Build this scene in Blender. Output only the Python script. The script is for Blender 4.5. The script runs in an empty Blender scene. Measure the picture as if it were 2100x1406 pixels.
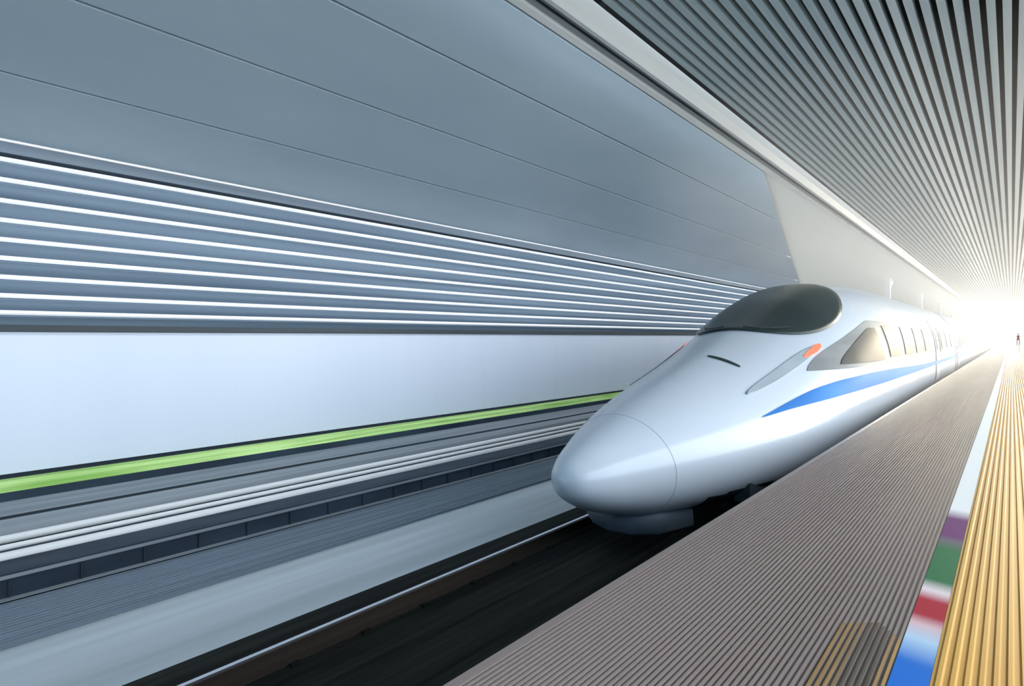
import bpy, bmesh, math, random
import numpy as np
from mathutils import Vector, Matrix
random.seed(3)
scene = bpy.context.scene
scene.view_settings.view_transform = 'Standard'
COL = scene.collection
CAMH = 1.2
Y0, Y1 = -8.0, 190.0

# ------------------------------------------------------------------ materials
def new_mat(name):
    m = bpy.data.materials.new(name); m.use_nodes = True
    nt = m.node_tree; b = nt.nodes['Principled BSDF']
    return m, nt, b

def streak_mat(name, c1, c2, rough=0.5, metal=0.0, scale=(3, 0.12, 3), spec=0.5, nscale=1.0, emit=None, emit_s=0, coat=0.0, detail=4, bump=0.0):
    """procedural surface with faint stretched variation (wear along the running direction)"""
    m, nt, b = new_mat(name)
    tc = nt.nodes.new('ShaderNodeTexCoord'); mp = nt.nodes.new('ShaderNodeMapping')
    mp.inputs['Scale'].default_value = scale
    no = nt.nodes.new('ShaderNodeTexNoise'); no.inputs['Scale'].default_value = nscale; no.inputs['Detail'].default_value = detail
    rp = nt.nodes.new('ShaderNodeValToRGB')
    rp.color_ramp.elements[0].position = 0.32; rp.color_ramp.elements[1].position = 0.68
    rp.color_ramp.elements[0].color = (*c1, 1); rp.color_ramp.elements[1].color = (*c2, 1)
    nt.links.new(tc.outputs['Object'], mp.inputs['Vector']); nt.links.new(mp.outputs['Vector'], no.inputs['Vector'])
    nt.links.new(no.outputs['Fac'], rp.inputs['Fac']); nt.links.new(rp.outputs['Color'], b.inputs['Base Color'])
    b.inputs['Roughness'].default_value = rough; b.inputs['Metallic'].default_value = metal
    b.inputs['Specular IOR Level'].default_value = spec
    b.inputs['Coat Weight'].default_value = coat
    if bump:
        bp = nt.nodes.new('ShaderNodeBump'); bp.inputs['Strength'].default_value = bump; bp.inputs['Distance'].default_value = 0.02
        nt.links.new(no.outputs['Fac'], bp.inputs['Height']); nt.links.new(bp.outputs['Normal'], b.inputs['Normal'])
    if emit:
        b.inputs['Emission Color'].default_value = (*emit, 1); b.inputs['Emission Strength'].default_value = emit_s
    return m

M = {}
M['soffit'] = streak_mat('soffit_panel', (.36,.45,.52), (.42,.51,.58), .5, scale=(.6,.25,.6))
M['seam'] = streak_mat('panel_joint', (.005,.012,.02), (.01,.02,.03), .8)
M['white_steel'] = streak_mat('white_painted_steel', (.72,.72,.70), (.82,.82,.80), .35, scale=(4,.2,4))
M['grey_steel'] = streak_mat('grey_painted_steel', (.22,.25,.27), (.32,.35,.37), .4, scale=(4,.2,4))
M['dark_steel'] = streak_mat('dark_steel', (.02,.03,.035), (.05,.065,.075), .5, scale=(4,.2,4))
M['louvre_lip'] = streak_mat('louvre_light_tube', (.85,.87,.9), (.95,.96,.98), .25, scale=(4,.2,4), emit=(.92,.94,1), emit_s=.4)  # white slat lips, emission added to brighten them and the wall
M['louvre'] = streak_mat('louvre_blade', (.18,.25,.32), (.31,.40,.49), .4, metal=.2, scale=(4,.12,4))
M['louvre_back'] = streak_mat('louvre_back', (.03,.06,.08), (.06,.1,.13), .6)
M['wall'] = streak_mat('white_wall_panel', (.72,.77,.86), (.76,.81,.89), .35, scale=(.3,.5,.05))
M['grass'] = streak_mat('grass', (.22,.44,.07), (.66,.90,.34), .8, scale=(14,.5,14), detail=6, bump=.3)
M['concrete_dark'] = streak_mat('concrete_dark', (.006,.018,.034), (.025,.048,.07), .7, scale=(6,.8,2))
M['concrete_mid'] = streak_mat('concrete_mid', (.19,.22,.24), (.30,.33,.35), .6, scale=(10,.2,10))
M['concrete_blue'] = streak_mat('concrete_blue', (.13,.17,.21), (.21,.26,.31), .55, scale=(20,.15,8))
M['slab'] = streak_mat('track_slab', (.38,.43,.45), (.54,.59,.62), .35, scale=(4,.2,4))
M['ballast'] = streak_mat('dark_ballast', (.003,.004,.004), (.020,.023,.018), .85, scale=(14,.5,14), detail=8, bump=.4, spec=.2)  # shade over the trackbed is put into this near-black colour
M['rail_side'] = streak_mat('rail_side', (.015,.012,.01), (.05,.035,.025), .6)
M['rail_top'] = streak_mat('rail_top', (.6,.68,.8), (.8,.85,.9), .15, metal=1)
M['tread'] = streak_mat('ribbed_deck', (.26,.21,.195), (.30,.25,.235), .28, scale=(2,.2,2), spec=.6)
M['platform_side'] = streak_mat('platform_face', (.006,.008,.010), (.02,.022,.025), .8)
M['yellow'] = streak_mat('yellow_tactile', (.50,.25,.03), (.62,.34,.055), .5, scale=(8,.3,8), spec=.25)
M['tile'] = streak_mat('platform_tile', (.45,.42,.37), (.58,.55,.48), .25, scale=(1.5,.6,1.5))
M['slat'] = streak_mat('ceiling_slat', (.32,.41,.45), (.43,.51,.54), .3, scale=(6,.1,6))
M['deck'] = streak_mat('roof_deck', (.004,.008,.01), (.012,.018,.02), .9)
M['ground'] = streak_mat('ground', (.10,.12,.12), (.2,.22,.22), .8, scale=(1,1,1))
M['train'] = streak_mat('train_white_paint', (.77,.82,.88), (.84,.88,.93), .25, scale=(1,.1,1), coat=.3)
M['train_under'] = streak_mat('train_underframe', (.02,.025,.03), (.05,.055,.06), .5)
M['plough'] = streak_mat('plough_grey', (.06,.085,.11), (.10,.13,.16), .5)
M['train_grey'] = streak_mat('train_grey_band', (.24,.25,.25), (.36,.36,.35), .55, scale=(2,.3,4), spec=.2)
M['glass'] = streak_mat('windscreen_glass', (.018,.034,.034), (.04,.062,.056), .28, spec=.35, scale=(1,.3,1))
M['side_glass'] = streak_mat('side_window_glass', (.02,.028,.03), (.05,.06,.06), .5, spec=.12, scale=(1,.3,1))
M['blue'] = streak_mat('blue_livery', (.005,.19,.60), (.01,.27,.72), .55, spec=.15)
M['lamp_red'] = streak_mat('red_lamp', (.9,.14,.07), (1,.28,.16), .3, emit=(1,.22,.12), emit_s=.7)
M['lamp_glass'] = streak_mat('lamp_cover_glass', (.44,.50,.54), (.54,.60,.64), .2)
M['door'] = streak_mat('train_door', (.48,.43,.43), (.56,.51,.51), .4)
M['gangway'] = streak_mat('gangway_bellows', (.02,.02,.02), (.05,.05,.05), .8)
M['skin'] = streak_mat('skin', (.5,.3,.22), (.6,.38,.28), .6)
M['hair'] = streak_mat('dark_hair', (.01,.008,.006), (.03,.02,.015), .7)
m, nt, b = new_mat('frosted_roof_glazing'); tr = nt.nodes.new('ShaderNodeBsdfTranslucent'); mx = nt.nodes.new('ShaderNodeMixShader')
tr.inputs['Color'].default_value = (.50,.49,.46,1); b.inputs['Base Color'].default_value = (.74,.74,.72,1); b.inputs['Roughness'].default_value=.4
mx.inputs[0].default_value=.6
nt.links.new(b.outputs[0], mx.inputs[1]); nt.links.new(tr.outputs[0], mx.inputs[2]); nt.links.new(mx.outputs[0], nt.nodes['Material Output'].inputs['Surface'])
M['frost'] = m

def line_mat():
    m, nt, b = new_mat('edge_line_paint')
    tc = nt.nodes.new('ShaderNodeTexCoord'); sp = nt.nodes.new('ShaderNodeSeparateXYZ')
    nt.links.new(tc.outputs['Object'], sp.inputs[0])
    mr = nt.nodes.new('ShaderNodeMapRange'); mr.inputs['From Min'].default_value = 1.0; mr.inputs['From Max'].default_value = 6.0
    nt.links.new(sp.outputs['Y'], mr.inputs['Value'])
    rp = nt.nodes.new('ShaderNodeValToRGB'); cr = rp.color_ramp
    W = (.80,.84,.86); B = (.002,.16,.64); LB=(.45,.65,.85); R=(.40,.010,.04); G=(.001,.15,.065); P=(.12,.018,.16)
    stops = [(2.38,B),(2.58,LB),(2.72,(.70,.50,.55)),(2.82,R),(3.00,R),(3.12,(.8,.7,.75)),(3.26,G),(3.78,G),(3.95,(.12,.12,.17)),(4.05,P),(4.45,P),(4.7,W)]
    def f(y): return (y-1)/5
    cr.elements[0].position = 0; cr.elements[0].color = (*B,1)
    cr.elements[1].position = 1; cr.elements[1].color = (*W,1)
    for y,c in stops:
        e = cr.elements.new(f(y)); e.color = (*c,1)
    nt.links.new(mr.outputs['Result'], rp.inputs['Fac']); nt.links.new(rp.outputs['Color'], b.inputs['Base Color'])
    b.inputs['Roughness'].default_value = .7; b.inputs['Specular IOR Level'].default_value=.08
    return m
M['line'] = line_mat()

# ------------------------------------------------------------------ helpers
def mesh_obj(name, verts, faces, mat, parent=None, smooth=False, mats=None, fm=None):
    me = bpy.data.meshes.new(name); me.from_pydata([tuple(v) for v in verts], [], faces); me.update()
    o = bpy.data.objects.new(name, me); COL.objects.link(o)
    if mats:
        for k in mats: me.materials.append(M[k])
        for p, i in zip(me.polygons, fm): p.material_index = i
    else: me.materials.append(M[mat])
    bm = bmesh.new(); bm.from_mesh(me); bmesh.ops.recalc_face_normals(bm, faces=bm.faces); bm.to_mesh(me); bm.free()
    if smooth:
        for p in me.polygons: p.use_smooth = True
    if parent: o.parent = parent
    return o

def empty(name):
    e = bpy.data.objects.new(name, None); COL.objects.link(e); e.empty_display_size = .2; return e

def prisms(name, polys, mat, y0=Y0, y1=Y1, parent=None, segs=1):
    V, F = [], []
    for pts in polys:
        n = len(pts); base = len(V)
        for k in range(segs+1):
            y = y0+(y1-y0)*k/segs
            V += [(x, y, z) for x, z in pts]
        for k in range(segs):
            for i in range(n):
                a = base+k*n+i; b2 = base+k*n+(i+1) % n
                F.append((a, b2, b2+n, a+n))
        F.append(tuple(base+i for i in range(n))); F.append(tuple(base+segs*n+i for i in range(n))[::-1])
    return mesh_obj(name, V, F, mat, parent)

def rect(xa, xb, za, zb): return [(xa,za),(xb,za),(xb,zb),(xa,zb)]
def cz(z): return z+CAMH
def circ(x, z, r, n=14): return [(x+r*math.cos(2*math.pi*i/n), z+r*math.sin(2*math.pi*i/n)) for i in range(n)]

def beam(V, F, a, b, w, h=None):
    h = h or w
    a = Vector(a); b = Vector(b); d = (b-a).normalized()
    up = Vector((0,0,1)) if abs(d.z) < .95 else Vector((0,1,0))
    s = d.cross(up).normalized(); u = s.cross(d).normalized()
    base = len(V)
    for p in (a, b):
        for i, j in ((-1,-1),(1,-1),(1,1),(-1,1)):
            V.append(tuple(p+s*i*w/2+u*j*h/2))
    for i in range(4):
        F.append((base+i, base+(i+1)%4, base+4+(i+1)%4, base+4+i))
    F.append((base+3,base+2,base+1,base)); F.append((base+4,base+5,base+6,base+7))

# ------------------------------------------------------------------ left wall
WX = -9.0
wall = empty('wall_left')
V,F=[],[]
yy=Y0
while yy < Y1:
    w_=1.35 if yy<45 else 30
    ye=min(Y1,yy+w_)
    base=len(V)
    for y in (yy+.002,ye-.002):
        V += [(WX-.3,y,cz(-1.72)),(WX,y,cz(-1.72)),(WX,y,cz(.06)),(WX-.3,y,cz(.06))]
    F += [(base,base+1,base+5,base+4),(base+1,base+2,base+6,base+5),(base+2,base+3,base+7,base+6),(base+3,base,base+4,base+7),(base,base+1,base+2,base+3),(base+4,base+5,base+6,base+7)]
    yy=ye
mesh_obj('white_panels', V, F, 'wall', wall)
prisms('wall_core', [rect(WX-.8, WX-.305, -1.5, cz(2.55))], 'louvre_back', parent=wall)
prisms('wall_core_light', [rect(WX-.29, WX-.0015, cz(-1.719), cz(.059))], 'wall', parent=wall)
prisms('wall_foot', [rect(WX-.3, WX-.02, -1.5, cz(-1.722))], 'concrete_dark', parent=wall)

lv = empty('wall_louvre')
blades, lips = [], []
s_list = [325,367,410,450,490,528,567,605,640]
for i, yy in enumerate(s_list):
    Z = (690-yy)/2075*9/.716
    zt = cz(Z)
    lips.append([(WX-.02,zt-.026),(WX+.035,zt-.030),(WX+.06,zt-.008),(WX+.055,zt+.012),(WX+.02,zt+.028),(WX-.02,zt+.026)])
    blades.append([(WX-.02,zt-.03),(WX-.005,zt-.05),(WX-.12,zt-.205),(WX-.14,zt-.19)])
prisms('louvre_glow_lips', lips, 'louvre_lip', parent=lv)
prisms('louvre_blades', blades, 'louvre', parent=lv)
prisms('louvre_back_panel', [rect(WX-.3, WX-.25, cz(.07), cz(2.5))], 'louvre', parent=lv)
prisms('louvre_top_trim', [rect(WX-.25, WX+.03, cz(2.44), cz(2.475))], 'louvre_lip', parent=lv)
prisms('louvre_top_dark_rail', [rect(WX-.24, WX-.01, cz(2.30), cz(2.438))], 'concrete_blue', parent=lv)  # darker band below the top trim
prisms('louvre_sill', [rect(WX-.24, WX+.05, cz(.065), cz(.15))], 'dark_steel', parent=lv)

# ------------------------------------------------------------------ inclined soffit
def soff(X1): return 2.44+.391*(9-X1)
def yend(X1): return 13.7+(X1-4.5)*4.6
sof = empty('ceiling_soffit')
edges = [8.97, 7.87, 6.68, 5.51, 4.52]
def slab_between(name, x1a, x1b, f0, f1, dz, th, mat):
    V=[]
    for x1 in (x1a,x1b):
        z=cz(soff(x1))+dz
        V += [(-x1,f0(x1),z),(-x1,f1(x1),z),(-x1,f0(x1),z+th),(-x1,f1(x1),z+th)]
    F=[(0,1,5,4),(2,3,7,6),(0,1,3,2),(4,5,7,6),(0,4,6,2),(1,5,7,3)]
    return mesh_obj(name, V, F, mat, sof)
for k in range(4):
    slab_between('soffit_panel_%d'%(k+1), edges[k]-.018, edges[k+1]+.018, lambda x:Y0, yend, 0, .06, 'soffit')
slab_between('glazed_panel', edges[0], edges[4], lambda x:yend(x)+.005, lambda x:188, .002, .03, 'frost')
slab_between('soffit_backing', 9.2, 4.45, lambda x:Y0, lambda x:yend(x)-.05, .07, .05, 'seam')

# ------------------------------------------------------------------ edge beam
eb = empty('ceiling_edge_beam')
prisms('lip', [[(-4.51,cz(4.2)),(-4.42,cz(4.22)),(-4.42,cz(4.30)),(-4.51,cz(4.30))]], 'white_steel', parent=eb)
prisms('web', [[(-4.42,cz(4.27)),(-4.27,cz(4.33)),(-4.27,cz(4.45)),(-4.42,cz(4.45))]], 'grey_steel', parent=eb)
prisms('web_dark_strip', [rect(-4.345,-4.325,cz(4.285),cz(4.31))], 'seam', parent=eb)  # thin dark strip along the web
prisms('box_beam', [[(-4.26,cz(4.34)),(-4.22,cz(4.24)),(-4.14,cz(4.22)),(-4.03,cz(4.33)),(-4.01,cz(4.5)),(-4.26,cz(4.5))]], 'white_steel', parent=eb)

# ------------------------------------------------------------------ slatted ceiling
cl = empty('ceiling')
CXR = 3.4
sl=[]; x=-3.93
while x < CXR:
    sl.append(rect(x, x+.092, cz(4.5), cz(4.62))); x += .16
prisms('ceiling_slats', sl, 'slat', parent=cl)
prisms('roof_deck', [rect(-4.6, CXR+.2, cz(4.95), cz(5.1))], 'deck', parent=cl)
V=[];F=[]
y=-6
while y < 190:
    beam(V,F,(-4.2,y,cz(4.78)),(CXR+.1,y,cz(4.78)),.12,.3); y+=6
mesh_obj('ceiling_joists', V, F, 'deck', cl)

# ------------------------------------------------------------------ white steel columns beyond the soffit
fr = empty('steel_column_row')
V=[];F=[]
for i in range(0, 10):
    y = 40+i*16
    beam(V,F,(-5.65,y,-1.399),(-5.65,y,cz(3.65)),.28)
    beam(V,F,(-5.65,y,cz(2.9)),(-5.65,y+1.6,cz(3.65)),.14)
mesh_obj('frame_columns', V, F, 'white_steel', fr)

# ------------------------------------------------------------------ trackside strip
def D(s, X1): return cz(-s*X1/.716)
ts = empty('trackside_service_bench')
prisms('dark_kerb', [[(-9.0,D(.1375,9.0)-.3),(-9.0,D(.1375,9.0)-.005),(-8.96,D(.1415,8.96)),(-8.96,D(.1415,8.96)-.3)]], 'seam', parent=ts)
prisms('dark_edging', [[(-8.74,D(.155,8.74)),(-8.70,D(.1555,8.7)),(-8.70,D(.164,8.7)-.3),(-8.74,-1.4)]], 'concrete_dark', parent=ts)
prisms('walkway_slab', [[(-8.70,D(.1640,8.70)),(-8.36,D(.178,8.36)),(-8.36,-1.39),(-8.70,-1.39)]], 'concrete_mid', parent=ts)
prisms('joint', [[(-8.36,D(.1785,8.36)),(-8.30,D(.1815,8.30)),(-8.30,-1.38),(-8.36,-1.38)]], 'seam', parent=ts)
prisms('step_slab', [[(-8.30,D(.1815,8.30)),(-8.05,D(.1905,8.05)),(-8.05,-1.39),(-8.30,-1.39)]], 'concrete_mid', parent=ts)
prisms('bench_body', [[(-8.05,D(.204,8.05)),(-7.1,D(.236,7.1)),(-7.1,-1.395),(-8.05,-1.395)]], 'concrete_dark', parent=ts)  # shade of the vertical drop is put into its dark colour
prisms('bench_coping', [[(-7.42,D(.2245,7.42)),(-7.08,D(.2385,7.08)),(-7.08,D(.2385,7.08)-.03),(-7.42,D(.2245,7.42)-.03)]], 'concrete_mid', parent=ts)
prisms('kerb_foot', [[(-7.1,-1.392),(-7.1,D(.262,7.1)+.02),(-6.95,D(.268,6.95)+.02),(-6.95,-1.392)]], 'concrete_mid', parent=ts)
prisms('service_pipes', [circ(-7.95,D(.2015,7.95),.045), circ(-7.72,D(.2095,7.72),.03), circ(-7.53,D(.2195,7.53),.055)], 'white_steel', parent=ts)
V=[];F=[]
y=-7
while y<60:
    beam(V,F,(-7.092,y,D(.242,7.1)-.005),(-7.092,y,-1.37),.04,.012); y+=.55
mesh_obj('bench_ribs', V, F, 'concrete_dark', ts)
prisms('grass_verge', [[(-8.96,D(.1415,8.96)),(-8.86,D(.144,8.86)),(-8.74,D(.155,8.74)),(-8.74,-1.38),(-8.96,-1.38)]], 'grass')

pts=[(-6.95,-1.395),(-6.95,-1.36)]
x=-6.95
while x < -6.0:
    pts += [(x,-1.372),(x+.03,-1.372),(x+.03,-1.36),(x+.06,-1.36)]; x+=.06
pts += [(x,-1.395)]
prisms('cable_trough_cover', [pts], 'concrete_blue')

# ------------------------------------------------------------------ track
prisms('ground', [rect(-30,30,-1.7,-1.5)], 'ground', y0=-30, y1=260)
prisms('track_slab', [rect(-8.7,-4.72,-1.498,-1.4), ], 'slab')
rails = empty('railway_track')
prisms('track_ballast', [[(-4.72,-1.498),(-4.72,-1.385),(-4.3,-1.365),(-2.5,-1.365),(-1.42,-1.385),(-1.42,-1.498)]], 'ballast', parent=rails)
TX=-3.38
for sgn in (-1,1):
    c = TX+sgn*.735
    prof=[(c-.075,-1.37),(c+.075,-1.37),(c+.075,-1.355),(c+.012,-1.34),(c+.012,-1.262),(c+.036,-1.25),(c+.036,-1.224),(c-.036,-1.224),(c-.036,-1.25),(c-.012,-1.262),(c-.012,-1.34),(c-.075,-1.355)]
    prisms('rail_%d'%(sgn+2), [prof], 'rail_side', parent=rails)
    prisms('rail_running_surface_%d'%(sgn+2), [rect(c-.03,c+.006,-1.2245,-1.22)], 'rail_top', parent=rails)
    V=[];F=[]
    y=-7
    while y<60:
        for dx in (-.11,.11): beam(V,F,(c+dx,y,-1.365),(c+dx,y,-1.345),.05,.07)
        y+=.62
    mesh_obj('rail_clips_%d'%(sgn+2), V, F, 'ballast', rails)

# ------------------------------------------------------------------ platform
pf = empty('floor_platform')
PE=-1.39
pts=[(PE+.01,0.0)]
x=PE+.03
while x < -.335:
    pts += [(x,0.0),(x+.002,-.012),(x+.010,-.012),(x+.012,0)]; x += .0205
pts += [(-.314,0),(-.314,-.06),(PE+.01,-.06)]
prisms('ribbed_edge_deck', [pts], 'tread', parent=pf)
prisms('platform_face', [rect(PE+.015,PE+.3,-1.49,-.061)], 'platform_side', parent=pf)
prisms('platform_nosing', [rect(PE-.012,PE+.009,-.08,-.001)], 'tread', parent=pf)
prisms('edge_line', [rect(-.308,-.204,-.06,.001)], 'line', parent=pf)
prisms('line_joint', [rect(-.314,-.308,-.06,-.004)], 'dark_steel', parent=pf)
pts=[(-.203,-.06),(-.203,.0)]
x=-.203
while x < .40:
    pts += [(x+.008,0),(x+.014,.006),(x+.026,.006),(x+.032,0)]; x+=.036
pts += [(x,0),(x,-.06)]
prisms('yellow_tactile_strip', [pts], 'yellow', parent=pf)
prisms('platform_tiles', [rect(x+.002,6.0,-.06,0)], 'tile', parent=pf)
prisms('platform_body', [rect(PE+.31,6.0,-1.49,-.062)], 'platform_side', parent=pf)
def flat(name, pts, z, mat, par):
    return mesh_obj(name, [(x,y,z+dz) for dz in (0,.0015) for x,y in pts], [tuple(range(len(pts))), tuple(range(len(pts),2*len(pts)))]+[(i,(i+1)%len(pts),len(pts)+(i+1)%len(pts),len(pts)+i) for i in range(len(pts))], mat, par)
M['mark_y'] = streak_mat('worn_yellow_mark', (.20,.13,.06), (.42,.24,.06), .5, scale=(40,1.5,4))
M['mark_k'] = streak_mat('worn_black_mark', (.025,.022,.02), (.09,.08,.07), .5, scale=(40,1.5,4))
mk = empty('platform_floor_marking')
for i in range(10):
    xx = PE+.03+.012+.0205*(41+i)
    flat('mark_bar_%d'%(i+1), [(xx,1.7),(xx+.0085,1.7),(xx+.0085,2.62-.02*abs(i-5)),(xx,2.6-.02*abs(i-5))], .0, 'mark_y' if i<4 or i>7 else 'mark_k', mk)

# ------------------------------------------------------------------ train
RT=-1.22
def pchip(xs, ys):
    xs=np.array(xs,float); ys=np.array(ys,float); h=np.diff(xs); d=np.diff(ys)/h; m=np.zeros(len(xs))
    for i in range(1,len(xs)-1):
        if d[i-1]*d[i]>0:
            w1=2*h[i]+h[i-1]; w2=h[i]+2*h[i-1]; m[i]=(w1+w2)/(w1/d[i-1]+w2/d[i])
    m[0]=d[0]; m[-1]=0
    def f(x):
        x=min(max(x,xs[0]),xs[-1]); i=min(int(np.searchsorted(xs,x,side='right'))-1,len(xs)-2)
        t=(x-xs[i])/h[i]
        return (2*t**3-3*t*t+1)*ys[i]+(t**3-2*t*t+t)*h[i]*m[i]+(-2*t**3+3*t*t)*ys[i+1]+(t**3-t*t)*h[i]*m[i+1]
    return f
TIP=4.2
T=[4.2,4.25,4.42,4.8,5.5,6.4,7.6,9,10.5,12,13.5,15.5,18]
f_top=pchip(T,[.92,1.03,1.15,1.31,1.55,1.82,2.15,2.61,3.17,3.50,3.61,3.67,3.68])
f_bot=pchip(T,[.86,.74,.60,.44,.28,.22,.20,.20,.20,.20,.20,.20,.20])
f_hw=pchip(T,[.03,.16,.31,.51,.82,1.13,1.41,1.56,1.63,1.66,1.67,1.67,1.67])
f_zc=pchip(T,[.89,.88,.87,.87,.91,.98,1.08,1.22,1.33,1.40,1.45,1.48,1.5])
f_nu=pchip(T,[2,2,2,2,1.90,1.76,1.68,1.78,2.05,2.3,2.5,2.6,2.6])
f_nl=pchip(T,[2,2,2,2.1,2.2,2.4,2.6,2.8,3,3,3,3,3])
train = empty('high_speed_train')
def ring(t, N=112):
    hw,zc,top,bot,nu,nl=[f(t) for f in (f_hw,f_zc,f_top,f_bot,f_nu,f_nl)]
    out=[]
    for k in range(N):
        a=2*math.pi*k/N; c,s=math.cos(a),math.sin(a); n=nu if s>=0 else nl; h=(top-zc) if s>=0 else (zc-bot)
        out.append((TX+hw*math.copysign(abs(c)**(2/n),c), t, RT+zc+h*math.copysign(abs(s)**(2/n),s)))
    return out
def loft(name, ts, mat='train'):
    N=112; V=[];F=[];fm=[]
    for t in ts: V+=ring(t,N)
    for k in range(len(ts)-1):
        for i in range(N):
            a=k*N+i;b2=k*N+(i+1)%N
            F.append((a,b2,b2+N,a+N))
            zz=(V[a][2]+V[b2][2]+V[a+N][2]+V[b2+N][2])/4-RT
            fm.append(1 if zz < .55 and ts[k]>5.8 else 0)
    F.append(tuple(range(N))); fm.append(0); F.append(tuple((len(ts)-1)*N+i for i in range(N))); fm.append(1)
    return mesh_obj(name,V,F,None,train,smooth=True,mats=[mat,'train_under'],fm=fm)
ts1=list(TIP+ (np.linspace(0,1,22)**2)*1.2)+list(np.arange(TIP+1.3,18.01,.1))+[20,24,28.6]
loft('cab_car_body', ts1)
cars=[(29.2,54.2),(54.8,79.8),(80.4,105.4),(106,131),(131.6,156.6),(157.2,182)]
for i,(a,b2) in enumerate(cars):
    loft('coach_body_%d'%(i+1), [a,a+.01,(a+b2)/2,b2-.01,b2])
    prisms('gangway_%d'%(i+1), [[(TX-1.35,RT+.7),(TX+1.35,RT+.7),(TX+1.45,RT+2.4),(TX+1.1,RT+3.3),(TX-1.1,RT+3.3),(TX-1.45,RT+2.4)]], 'gangway', a-.62, a+.02, train)
def side_x(t,z,off=.012):
    hw,zc,top,bot,nu,nl=[f(t) for f in (f_hw,f_zc,f_top,f_bot,f_nu,f_nl)]
    h=(top-zc) if z>=zc else (zc-bot); n=nu if z>=zc else nl
    q=max(0,1-min(1,abs(z-zc)/h)**n)
    return hw*q**(1/n)+off
def side_patch(name,t0,t1,zlo,zhi,mat,off=.012,nt=2,nz=6,sides=(1,-1)):
    for sd in sides:
        V=[];F=[]
        for i in range(nt+1):
            t=t0+(t1-t0)*i/nt; a,b2=zlo(t),zhi(t)
            for j in range(nz+1):
                z=a+(b2-a)*j/nz
                V.append((TX+sd*side_x(t,z,off),t,RT+z))
        for i in range(nt):
            for j in range(nz):
                a=i*(nz+1)+j; F.append((a,a+1,a+nz+2,a+nz+1))
        mesh_obj(name+('_right' if sd>0 else '_left'),V,F,mat,train,smooth=True)
K=lambda v:(lambda t:v)
side_patch('window_band_front',8.6,12.2,K(1.91),lambda t:1.915+.82*min(1,((t-8.6)/3.2))**.8,'train_grey',.016,nt=30)
side_patch('cab_side_window',9.6,12.0,K(1.98),lambda t:1.99+.60*min(1,((t-9.6)/2.0))**.8,'side_glass',.030,nt=20)
side_patch('window_band_1',12.2,20.6,K(1.91),K(2.735),'train_grey',.016,nt=40)
side_patch('window_band_2',22.4,28.5,K(1.91),K(2.735),'train_grey',.016)
def windows(a,b2,tag):
    k=0; t=a
    while t+1.25<=b2:
        side_patch('window_%s_%d'%(tag,k+1),t,t+1.3,K(2.02),K(2.65),'side_glass',.028,nt=2 if t>18 else 6); t+=1.85; k+=1
windows(12.6,20.5,'a'); windows(22.8,28.4,'b')
side_patch('door_cab',20.9,22.0,K(1.05),K(2.95),'door',.016,nz=14)
side_patch('door_window',21.2,21.7,K(2.0),K(2.65),'side_glass',.028)
for i,(a,b2) in enumerate(cars[:4]):
    side_patch('window_band_c%d'%(i+1),a+2.2,b2-2.2,K(1.91),K(2.735),'train_grey',.016)
    windows(a+2.6,b2-2.5,'c%d'%(i+1))
    side_patch('door_front_%d'%(i+1),a+.7,a+1.7,K(1.05),K(2.95),'door',.016,nz=14)
    side_patch('door_rear_%d'%(i+1),b2-1.7,b2-.7,K(1.05),K(2.95),'door',.016,nz=14)
    side_patch('stripe_c%d'%(i+1),a+.05,b2-.05,K(1.54),K(1.64),'blue',.014)
up=pchip([6.9,7.6,8.6,9.6,11,13,16,20],[1.41,1.54,1.69,1.76,1.79,1.77,1.71,1.66])
lo=pchip([6.9,7.6,8.6,9.6,11,13,16,20],[1.40,1.46,1.51,1.54,1.56,1.56,1.55,1.54])
side_patch('livery_swoosh',6.9,16.0,lo,up,'blue',.022,nt=90,nz=8)
side_patch('livery_stripe',16.0,28.5,lo,up,'blue',.020,nt=20,nz=4)
def top_pt(x,t,off):
    def z(xx,tt):
        hw,zc,top,nu=[f(tt) for f in (f_hw,f_zc,f_top,f_nu)]
        q=max(0,1-min(1,abs(xx)/hw)**nu); return zc+(top-zc)*q**(1/nu)
    e=.03
    n=Vector((-(z(x+e,t)-z(x-e,t))/(2*e), -(z(x,t+e)-z(x,t-e))/(2*e),1)).normalized()
    return Vector((TX+x,t,RT+z(x,t)))+n*off
def top_patch(name,x0,t0,a,b1,b2,mat,off=.018,p=2.4,tw=1.0,skew=0):
    V=[tuple(top_pt(x0,t0,off))];F=[];NR,NA=18,64
    for r in range(1,NR+1):
        rr=r/NR
        for k in range(NA):
            th=2*math.pi*k/NA; c,s=math.cos(th),math.sin(th)
            c=math.copysign(abs(c)**(2/p),c); s=math.copysign(abs(s)**(2/p),s)
            t=t0+(b2 if s>0 else b1)*s*rr
            x=x0+a*c*rr*(1+tw*s*rr*.25)+skew*(t-t0)
            V.append(tuple(top_pt(x,t,off)))
    for k in range(NA): F.append((0,1+k,1+(k+1)%NA))
    for r in range(NR-1):
        for k in range(NA):
            a0=1+r*NA+k;a1=1+r*NA+(k+1)%NA; F.append((a0,a1,a1+NA,a0+NA))
    o=mesh_obj(name,V,F,mat,train,smooth=True)
    md=o.modifiers.new('s','SOLIDIFY'); md.thickness=.012; md.offset=0
    return o
top_patch('windscreen',0,10.4,1.14,1.65,2.0,'glass',tw=.25,p=2.1,off=.026)
for sd in (1,-1):
    top_patch('headlamp_cover_%s'%('right' if sd>0 else 'left'),sd*.98,8.1,.06,1.1,1.2,'lamp_glass',skew=sd*.10,off=.014)
    top_patch('marker_lamp_%s'%('right' if sd>0 else 'left'),sd*1.10,9.15,.035,.34,.34,'lamp_red',skew=sd*.10,off=.022)
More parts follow.
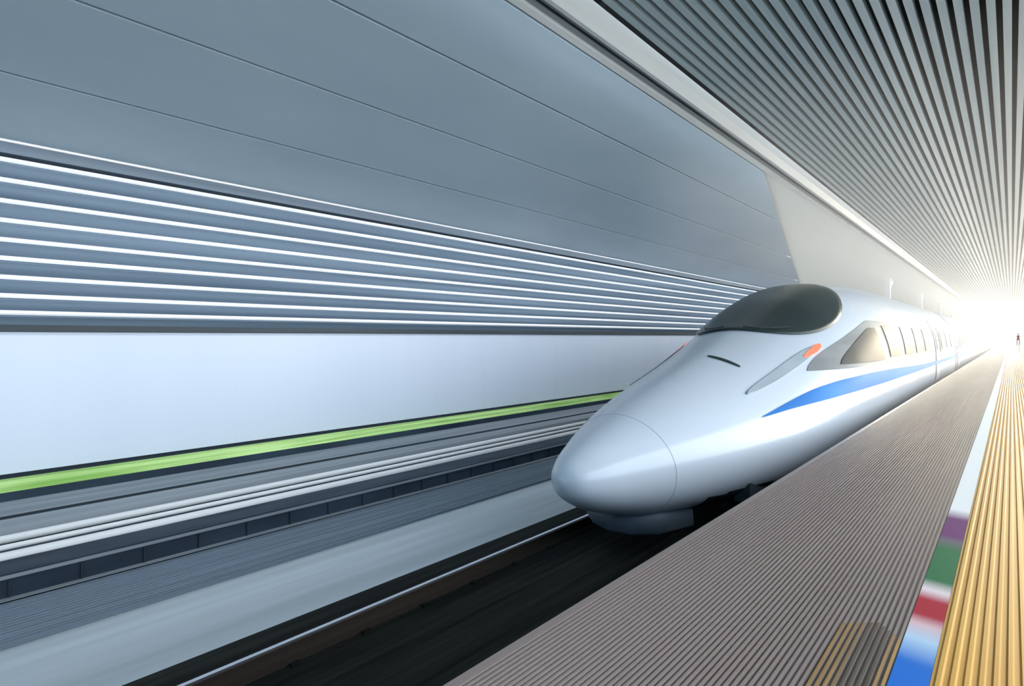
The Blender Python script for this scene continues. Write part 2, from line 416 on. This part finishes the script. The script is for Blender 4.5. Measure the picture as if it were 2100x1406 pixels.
def curve_obj(name,pts,r,mat,cyclic=False):
    cu=bpy.data.curves.new(name,'CURVE'); cu.dimensions='3D'; cu.bevel_depth=r; cu.bevel_resolution=2
    s=cu.splines.new('POLY'); s.points.add(len(pts)-1)
    for p,q in zip(s.points,pts): p.co=(*q,1)
    s.use_cyclic_u=cyclic; cu.materials.append(M[mat]); o=bpy.data.objects.new(name,cu); COL.objects.link(o); o.parent=train; return o
M['train_seam']=streak_mat('train_seam',(.40,.46,.52),(.46,.52,.58),.5)
curve_obj('nose_hatch_seam',ring(5.3),.003,'train_seam',True)
for sd in (1,-1):
    curve_obj('wiper_%s'%('right' if sd>0 else 'left'),[tuple(top_pt(sd*(.15+.55*u),8.85+.5*u*u,.05)) for u in np.linspace(0,1,10)],.010,'dark_steel')
top_patch('bonnet_vent',.35,7.55,.24,.03,.03,'dark_steel',off=.010,tw=0)
pl=[(-.66,5.9),(-.5,5.35),(-.25,5.12),(0,5.05),(.25,5.12),(.5,5.35),(.66,5.9)]
V=[(TX+x*s_,5.9-(5.9-y)*s_,RT+z) for z,s_ in ((.12,.90),(.17,1.0),(.34,.98),(.50,.80)) for x,y in pl]; n=len(pl)
F=[tuple(range(n)),tuple(3*n+i for i in range(n))]+[(k*n+i,k*n+(i+1)%n,(k+1)*n+(i+1)%n,(k+1)*n+i) for k in (0,1,2) for i in range(n)]
mesh_obj('snow_plough',V,F,'plough',train,smooth=True)
for a,b2 in [(4,28.6)]+cars:
    for yc in ((8.2 if a==4 else a+3.8), b2-3.8):
        V=[];F=[]
        for sx in (-1,1): beam(V,F,(TX+sx*1.0,yc-1.7,RT+.5),(TX+sx*1.0,yc+1.7,RT+.5),.18,.25)
        beam(V,F,(TX-1,yc,RT+.5),(TX+1,yc,RT+.5),.5,.2)
        for dy in (-1.25,1.25):
            for sx in (-.735,.735):
                base=len(V);n=24
                for xx,r in ((-.06,.43),(.06,.43)):
                    V+=[(TX+sx+xx,yc+dy+r*math.cos(2*math.pi*i/n),RT+.435+r*math.sin(2*math.pi*i/n)) for i in range(n)]
                for i in range(n): F.append((base+i,base+(i+1)%n,base+n+(i+1)%n,base+n+i))
                F.append(tuple(base+i for i in range(n)));F.append(tuple(base+n+i for i in range(n)))
        mesh_obj('bogie',V,F,'dark_steel',train)

# ------------------------------------------------------------------ distant passenger
def person(x,y,h,coat,face=1,step=.18):
    e=empty('person')
    s=h/1.75
    J={'pel':(0,0,.95),'che':(0,0,1.28),'nec':(0,0,1.48),'hd':(0,.01,1.56),
       'lh':(-.1,0,.9),'lk':(-.11,step*.6,.5),'la':(-.11,step,.09),'lt':(-.11,step+.16,.04),
       'rh':(.1,0,.9),'rk':(.11,-step*.2,.5),'ra':(.11,-step,.1),'rt':(.11,-step+.16,.04),
       'ls':(-.19,0,1.4),'le':(-.25,-.06,1.12),'lw':(-.26,.05,.88),'lf':(-.26,.09,.78),
       'rs':(.19,0,1.4),'re':(.25,-.03,1.12),'rw':(.26,.10,.9),'rf':(.26,.14,.8)}
    R={'pel':.14,'che':.15,'nec':.06,'hd':.06,'lh':.1,'rh':.1,'lk':.065,'rk':.065,'la':.045,'ra':.045,'lt':.035,'rt':.035,'ls':.07,'rs':.07,'le':.048,'re':.048,'lw':.034,'rw':.034,'lf':.03,'rf':.03}
    E=[('pel','che'),('che','nec'),('nec','hd'),('pel','lh'),('lh','lk'),('lk','la'),('la','lt'),('pel','rh'),('rh','rk'),('rk','ra'),('ra','rt'),('che','ls'),('ls','le'),('le','lw'),('lw','lf'),('che','rs'),('rs','re'),('re','rw'),('rw','rf')]
    ks=list(J); me=bpy.data.meshes.new('body')
    me.from_pydata([(J[k][0]*s,J[k][1]*face*s,J[k][2]*s) for k in ks],[(ks.index(a),ks.index(b)) for a,b in E],[])
    o=bpy.data.objects.new('body',me);COL.objects.link(o);o.parent=e
    md=o.modifiers.new('skin','SKIN')
    for i,k in enumerate(ks):
        me.skin_vertices[0].data[i].radius=(R[k]*s,R[k]*s*.8); me.skin_vertices[0].data[i].use_root=(k=='pel')
    sb=o.modifiers.new('sub','SUBSURF');sb.levels=2;sb.render_levels=2
    m,nt,b=new_mat('clothes'); tc=nt.nodes.new('ShaderNodeTexCoord');sp=nt.nodes.new('ShaderNodeSeparateXYZ');rp=nt.nodes.new('ShaderNodeValToRGB');rp.color_ramp.interpolation='CONSTANT'
    mr=nt.nodes.new('ShaderNodeMapRange');mr.inputs['From Max'].default_value=1.75*s
    nt.links.new(tc.outputs['Object'],sp.inputs[0]);nt.links.new(sp.outputs['Z'],mr.inputs['Value']);nt.links.new(mr.outputs['Result'],rp.inputs['Fac']);nt.links.new(rp.outputs['Color'],b.inputs['Base Color'])
    cr=rp.color_ramp;cr.elements[0].color=(.05,.05,.06,1);cr.elements[1].position=.84;cr.elements[1].color=(.55,.34,.26,1)
    q=cr.elements.new(.5);q.color=(*coat,1)
    me.materials.append(m)
    bm=bmesh.new();bmesh.ops.create_uvsphere(bm,u_segments=20,v_segments=14,radius=1)
    for v in bm.verts:
        v.co.x*=.078;v.co.y*=.098;v.co.z*=.122
        if v.co.y*1>.085 and abs(v.co.x)<.02 and abs(v.co.z)<.03: v.co.y+=.02
    me2=bpy.data.meshes.new('head');bm.to_mesh(me2);bm.free();h1=bpy.data.objects.new('head',me2);COL.objects.link(h1);h1.parent=e
    h1.location=(0,.01*face*s,1.63*s);h1.scale=(s,s*face,s);me2.materials.append(M['skin'])
    bm=bmesh.new();bmesh.ops.create_uvsphere(bm,u_segments=20,v_segments=14,radius=1)
    for v in bm.verts: v.co.x*=.085;v.co.y*=.10;v.co.z*=.115
    bmesh.ops.delete(bm,geom=[v for v in bm.verts if v.co.z<.0 and v.co.y>-.03],context='VERTS')
    me3=bpy.data.meshes.new('hair');bm.to_mesh(me3);bm.free();h2=bpy.data.objects.new('hair',me3);COL.objects.link(h2);h2.parent=e
    h2.location=(0,-.008*face*s,1.65*s);h2.scale=(s,s*face,s);me3.materials.append(M['hair'])
    e.location=(x,y,0.0)
person(.60,95,1.7,(.50,.20,.15),-1)

# ------------------------------------------------------------------ far-end glow: volume with its own emission in place of scattered sunlight
hm=bpy.data.materials.new('emissive_haze');hm.use_nodes=True;nt=hm.node_tree;nt.nodes.clear()
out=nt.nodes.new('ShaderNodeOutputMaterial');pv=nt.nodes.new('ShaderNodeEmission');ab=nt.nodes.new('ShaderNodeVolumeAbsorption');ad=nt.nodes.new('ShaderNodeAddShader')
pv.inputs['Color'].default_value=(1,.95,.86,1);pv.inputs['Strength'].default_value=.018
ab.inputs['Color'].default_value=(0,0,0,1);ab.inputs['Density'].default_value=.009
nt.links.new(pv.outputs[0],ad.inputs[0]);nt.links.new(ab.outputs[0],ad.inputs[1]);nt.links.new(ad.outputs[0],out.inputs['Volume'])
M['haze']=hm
prisms('emissive_haze',[[(-1.6,.02),(.05,.02),(.05,1.85),(1.05,1.85),(1.05,.02),(3.3,.02),(3.3,5.66),(-3.9,5.66),(-4.0,5.3),(-5.35,4.85),(-5.35,2.6),(-1.6,2.6)]],'haze',y0=9,y1=188)

# ------------------------------------------------------------------ world + light
w=bpy.data.worlds.new('sky');scene.world=w;w.use_nodes=True;nt=w.node_tree;bg=nt.nodes['Background']
tc=nt.nodes.new('ShaderNodeTexCoord');dp=nt.nodes.new('ShaderNodeVectorMath');dp.operation='DOT_PRODUCT'
dp.inputs[1].default_value=Vector((0.05,1,.06)).normalized()
nt.links.new(tc.outputs['Generated'],dp.inputs[0])
mr=nt.nodes.new('ShaderNodeMapRange');mr.inputs['From Min'].default_value=-1;mr.inputs['From Max'].default_value=1
nt.links.new(dp.outputs['Value'],mr.inputs['Value'])
rp=nt.nodes.new('ShaderNodeValToRGB');cr=rp.color_ramp
cr.elements[0].position=0;cr.elements[0].color=(.03,.07,.11,1)
cr.elements[1].position=1;cr.elements[1].color=(3.0,2.6,2.0,1)
for p,c in ((.22,(.07,.13,.19)),(.45,(.63,.77,.94)),(.6,(.72,.83,.95)),(.85,(.95,.98,.97)),(.96,(1.25,1.17,1.02))):
    q=cr.elements.new(p);q.color=(*c,1)
nt.links.new(mr.outputs['Result'],rp.inputs['Fac']);nt.links.new(rp.outputs['Color'],bg.inputs['Color']);bg.inputs['Strength'].default_value=4.5
sd=bpy.data.lights.new('low_sun','SUN');sd.energy=3.0;sd.angle=math.radians(4);sd.color=(1,.86,.62)
so=bpy.data.objects.new('low_sun',sd);COL.objects.link(so)
so.rotation_euler=Vector((0.10,1,.09)).to_track_quat('Z','Y').to_euler()
# added strip fill light below the edge beam, brightens the left wall; no fixture
wl=bpy.data.lights.new('wall_fill_light','AREA');wl.shape='RECTANGLE';wl.size=.08;wl.size_y=70;wl.energy=520;wl.color=(.84,.91,1);wl.spread=math.radians(90)
wo=bpy.data.objects.new('wall_fill_light',wl);COL.objects.link(wo);wo.location=(-4.47,33,5.37)
zax=-Vector((-1,0,-1.15)).normalized(); yax=Vector((0,1,0)); xax=yax.cross(zax)
wo.rotation_euler=Matrix((xax,yax,zax)).transposed().to_euler()

# ------------------------------------------------------------------ camera
cam=bpy.data.cameras.new('camera');co=bpy.data.objects.new('camera',cam);COL.objects.link(co)
cam.lens=18;cam.sensor_width=36;cam.shift_y=-13/2100;cam.clip_start=.05;cam.clip_end=1000
co.location=(0,0,CAMH);co.rotation_euler=(math.radians(90),0,math.atan(1025/1050))
scene.camera=co
